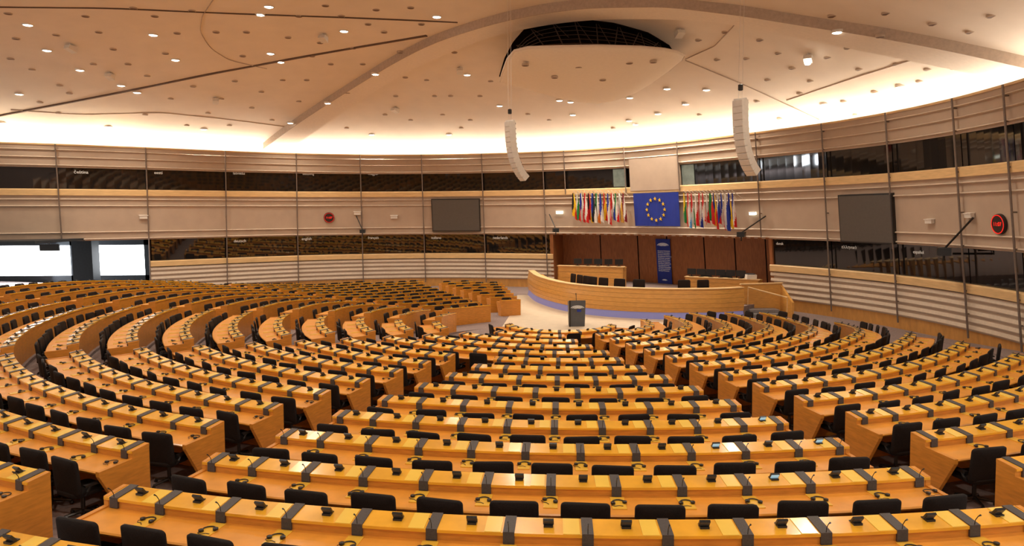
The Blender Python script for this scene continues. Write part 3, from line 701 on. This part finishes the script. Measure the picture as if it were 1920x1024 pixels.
for bn, n, lo, hi, sign, endn in rows_all:
    cnt[bn] = cnt.get(bn, 0)+1; k = cnt[bn]
    r = RN(n); mid = (lo+hi)/2; ln = radians(hi-lo)*(r+.4)
    N = max(6, int(ln/.45)); azs = [lo+(hi-lo)*i/N for i in range(N+1)]
    vis = False
    for a in azs[::2]+[hi]:
        x, y = project(arc(r, a, .3, zf(n, a)+.8))
        if -120 < x < 2040 and y < 1150 and y > 0: vis = True; break
    if not vis: continue
    base = arc(r, mid, .35, zf(n, mid))
    e = empty('desk_row', base, 'curved orange wooden desk row, %s from the front, %s' % (ordn(k), bn), 'desk', 'curved rows of desks')
    def part(name, prof, m):
        MB().sweep([[arc(r, a, q, zf(n, a)+z) for q, z in prof] for a in azs]).build(name, m, e, base)
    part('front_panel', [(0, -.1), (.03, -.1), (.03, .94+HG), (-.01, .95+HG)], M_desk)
    part('ledge', [(-.03, .945+HG), (-.03, .985+HG), (.25, .95+HG), (.25, .92+HG)], M_ledge)
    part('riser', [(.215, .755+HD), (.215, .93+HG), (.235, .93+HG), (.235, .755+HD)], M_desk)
    part('desktop', [(.20, .72+HD), (.20, .765+HD), (.71, .755+HD), (.725, .74+HD), (.71, .715+HD)], M_top)
    for a, s in ((lo, 1), (hi, -1)):
        th = degrees(.05/r)*s
        mb = MB(); mb.sweep([[arc(r, a-th*.2, q, zf(n, a)+z) for q, z in EP], [arc(r, a+th, q, zf(n, a)+z) for q, z in EP]]); mb.build('end_panel', M_desk, e, base)
    ns = max(1, int((ln-.1)/.73)); da = (hi-lo)/ns
    order = list(range(ns)) if sign > 0 else list(range(ns))[::-1]
    for j, i in enumerate(order):
        a = lo+da*(i+.5); p = arc(r, a, 0, zf(n, a))
        x, y = project(p+Vector((0, 0, .8)))
        if -60 < x < 1980 and 0 < y < 1080:
            seats.append([(p-CAMP).length, p, a, bn, k, j+1, endn, r, n])
    for i in range(ns+1):
        a = lo+da*i
        if i == 0: a += degrees(.14/r)
        if i == ns: a -= degrees(.14/r)
        p = arc(r, a, 0, zf(n, a))
        x, y = project(p+Vector((0, 0, .8)))
        if -60 < x < 1980 and 0 < y < 1100:
            inst('speaker_panel', sp_me, e, p-base, radians(a)+pi)
            dd = (p-CAMP).length
            if dd < 12: inst('microphone', mic_me, e, p-base, radians(a)+pi)
            if i > 0 and dd < 32: inst('card_plate', pl_me, e, p-base, radians(a)+pi)
            if 0 < i < ns and dd < 26: inst('control_panel', cp_me, e, p-base, radians(a)+pi)
            if 0 < i: gaps.append([dd, p, a, bn, k, (i if sign > 0 else ns-i+1), endn, r, n])
seats.sort(key=lambda s: s[0]); gaps.sort(key=lambda s: s[0])
LITPX = [(1425, 775), (1365, 827), (1475, 880), (1530, 812)]
litset = set()
for lx, ly in LITPX:
    b = min(range(len(seats)), key=lambda i: hypot(project(seats[i][1]+Vector((0, 0, .85)))[0]-lx, project(seats[i][1]+Vector((0, 0, .85)))[1]-ly)); litset.add(b)
stuffc = MB(); stuffd = MB()
for i, (d, p, a, bn, k, j, endn, r, n) in enumerate(seats):
    rz = radians(a)+pi; rnd = random.uniform(-.14, .14)
    cp = arc(r, a, .66+random.uniform(-.03, .06), p.z)
    where = '%s from the %s, %s row from front, %s' % (ordn(j), endn, ordn(k), bn)
    if i < 300:
        e = empty('swivel_chair', cp, 'black swivel chair, '+where, 'chair', 'black chairs behind the desks', rz+rnd)
        e.scale = (.92, .88, .83)
        inst('backrest', ch_back, e); inst('seat', ch_seat, e); inst('base', ch_base, e)
        for m_ in ch_arm: inst('armrest', m_, e)
        o = bpy.data.objects.new('desk_display', ds_me); COL.objects.link(o); o.location = p; o.rotation_euler = (0, 0, rz)
        tag(o, ('small lit screen, ' if i in litset else 'small black screen, ')+where, 'screen', 'small screens on desk ledges')
        if i < 150 or i in litset: inst('screen', dsl_me if i in litset else dsc_me, o)
    else:
        CS = Matrix.Diagonal((.9, .86, .82 if a > -80 else .78, 1))
        Mx = Matrix.Translation(cp) @ Matrix.Rotation(rz+rnd, 4, 'Z') @ CS
        o8 = [(-.2, .46), (.2, .46), (.28, .53), (.275, .95), (.22, 1.02), (-.22, 1.02), (-.275, .95), (-.28, .53)]
        stuffc.sweep([[Mx @ Vector((x, .20-.4*x*x+.1*(z-.46), z)) for x, z in o8], [Mx @ Vector((x, .26-.4*x*x+.1*(z-.46), z)) for x, z in o8]])
        stuffc.box((-.24, -.25, .41), (.24, .24, .48), Mx); stuffc.box((-.03, -.03, 0), (.03, .03, .42), Mx)
        Mx = Matrix.Translation(p) @ Matrix.Rotation(rz, 4, 'Z')
        stuffd.box((-.045, -.010, -.01), (.045, .012, .065), Mx @ TL)
o = stuffc.build('distant_chairs', M_chair); tag(o, 'many black chairs in the far rows of the chamber', 'chairs'); o['kind'] = 'stuff'
o = stuffd.build('distant_screens', M_black); tag(o, 'many small black screens on the far desk ledges', 'screens'); o['kind'] = 'stuff'
for i, (d, p, a, bn, k, j, endn, r, n) in enumerate(gaps[:260]):
    q = arc(r, a, .42+random.uniform(-.02, .05), p.z+.77+HD)
    e = empty('headset', q, 'black headset on desk, %s from the %s, %s row from front, %s' % (ordn(j), endn, ordn(k), bn), 'headset', 'headsets lying on the desks', radians(a)+random.uniform(-.5, .5))
    inst('headband', hb_me, e)
    if d < 16:
        inst('cord', hw_me, e)
    for m_ in ec_me: inst('earcup', m_, e)
def pchair(q, rz, lab, grp):
    e = empty('podium_chair', q, lab, 'chair', grp, rz)
    for nm, me in (('backrest', ch_back), ('seat', ch_seat), ('base', ch_base), ('armrest', ch_arm[0]), ('armrest', ch_arm[1])): inst(nm, me, e)
    e.scale = (1.05, 1.05, 1.2)
for k, i in enumerate((12, 14, 16, 18, 21, 25, 29, 37, 41)):
    q = Vector((pc[i].x-pn(i).x*1.15, pc[i].y-pn(i).y*1.15, .5)); nn = pn(i)
    pchair(q, atan2(nn.y, nn.x)-pi/2+pi, 'black high chair behind the podium desk, %s from the left' % ordn(k+1), 'chairs behind the podium desk')
for k in range(3):
    pchair(M1 @ Vector((.6+1.25*k, 1.25, 0)), -.3, 'black chair behind the left rear podium desk, %s from the left' % ordn(k+1), 'chairs behind the left rear desk')
    pchair(M2 @ Vector((.7+1.1*k, 1.25, 0)), -.55, 'black chair behind the right rear podium desk, %s from the left' % ordn(k+1), 'chairs behind the right rear desk')
# ------------------------------------------------------------------ light from the windows, with added ambient and podium fill
w = bpy.data.worlds.new('world'); S.world = w; w.use_nodes = True
w.node_tree.nodes['Background'].inputs[0].default_value = (1, .92, .82, 1); w.node_tree.nodes['Background'].inputs[1].default_value = 1.1
l = bpy.data.lights.new('window_light', 'AREA'); l.energy = 2500; l.size = 9; l.size_y = 2; l.shape = 'RECTANGLE'; l.color = (.9, .95, 1)
o = bpy.data.objects.new('window_light', l); COL.objects.link(o); o.location = (U(90, V0), V0-.3, 2.1)
o.rotation_euler = Vector((.65, -.75, -.12)).to_track_quat('-Z', 'Y').to_euler()
l = bpy.data.lights.new('podium_fill', 'SPOT'); l.energy = 1000; l.spot_size = radians(90); l.spot_blend = .8; l.color = (1, .84, .62)  # added spot without a fixture, brightens podium and alcove
o = bpy.data.objects.new('podium_fill', l); COL.objects.link(o); o.location = (6, 37, 11)
print('ROWS', len(rows_all), 'SEATS', len(seats), 'GAPS', len(gaps), 'OBJ', len(bpy.data.objects))
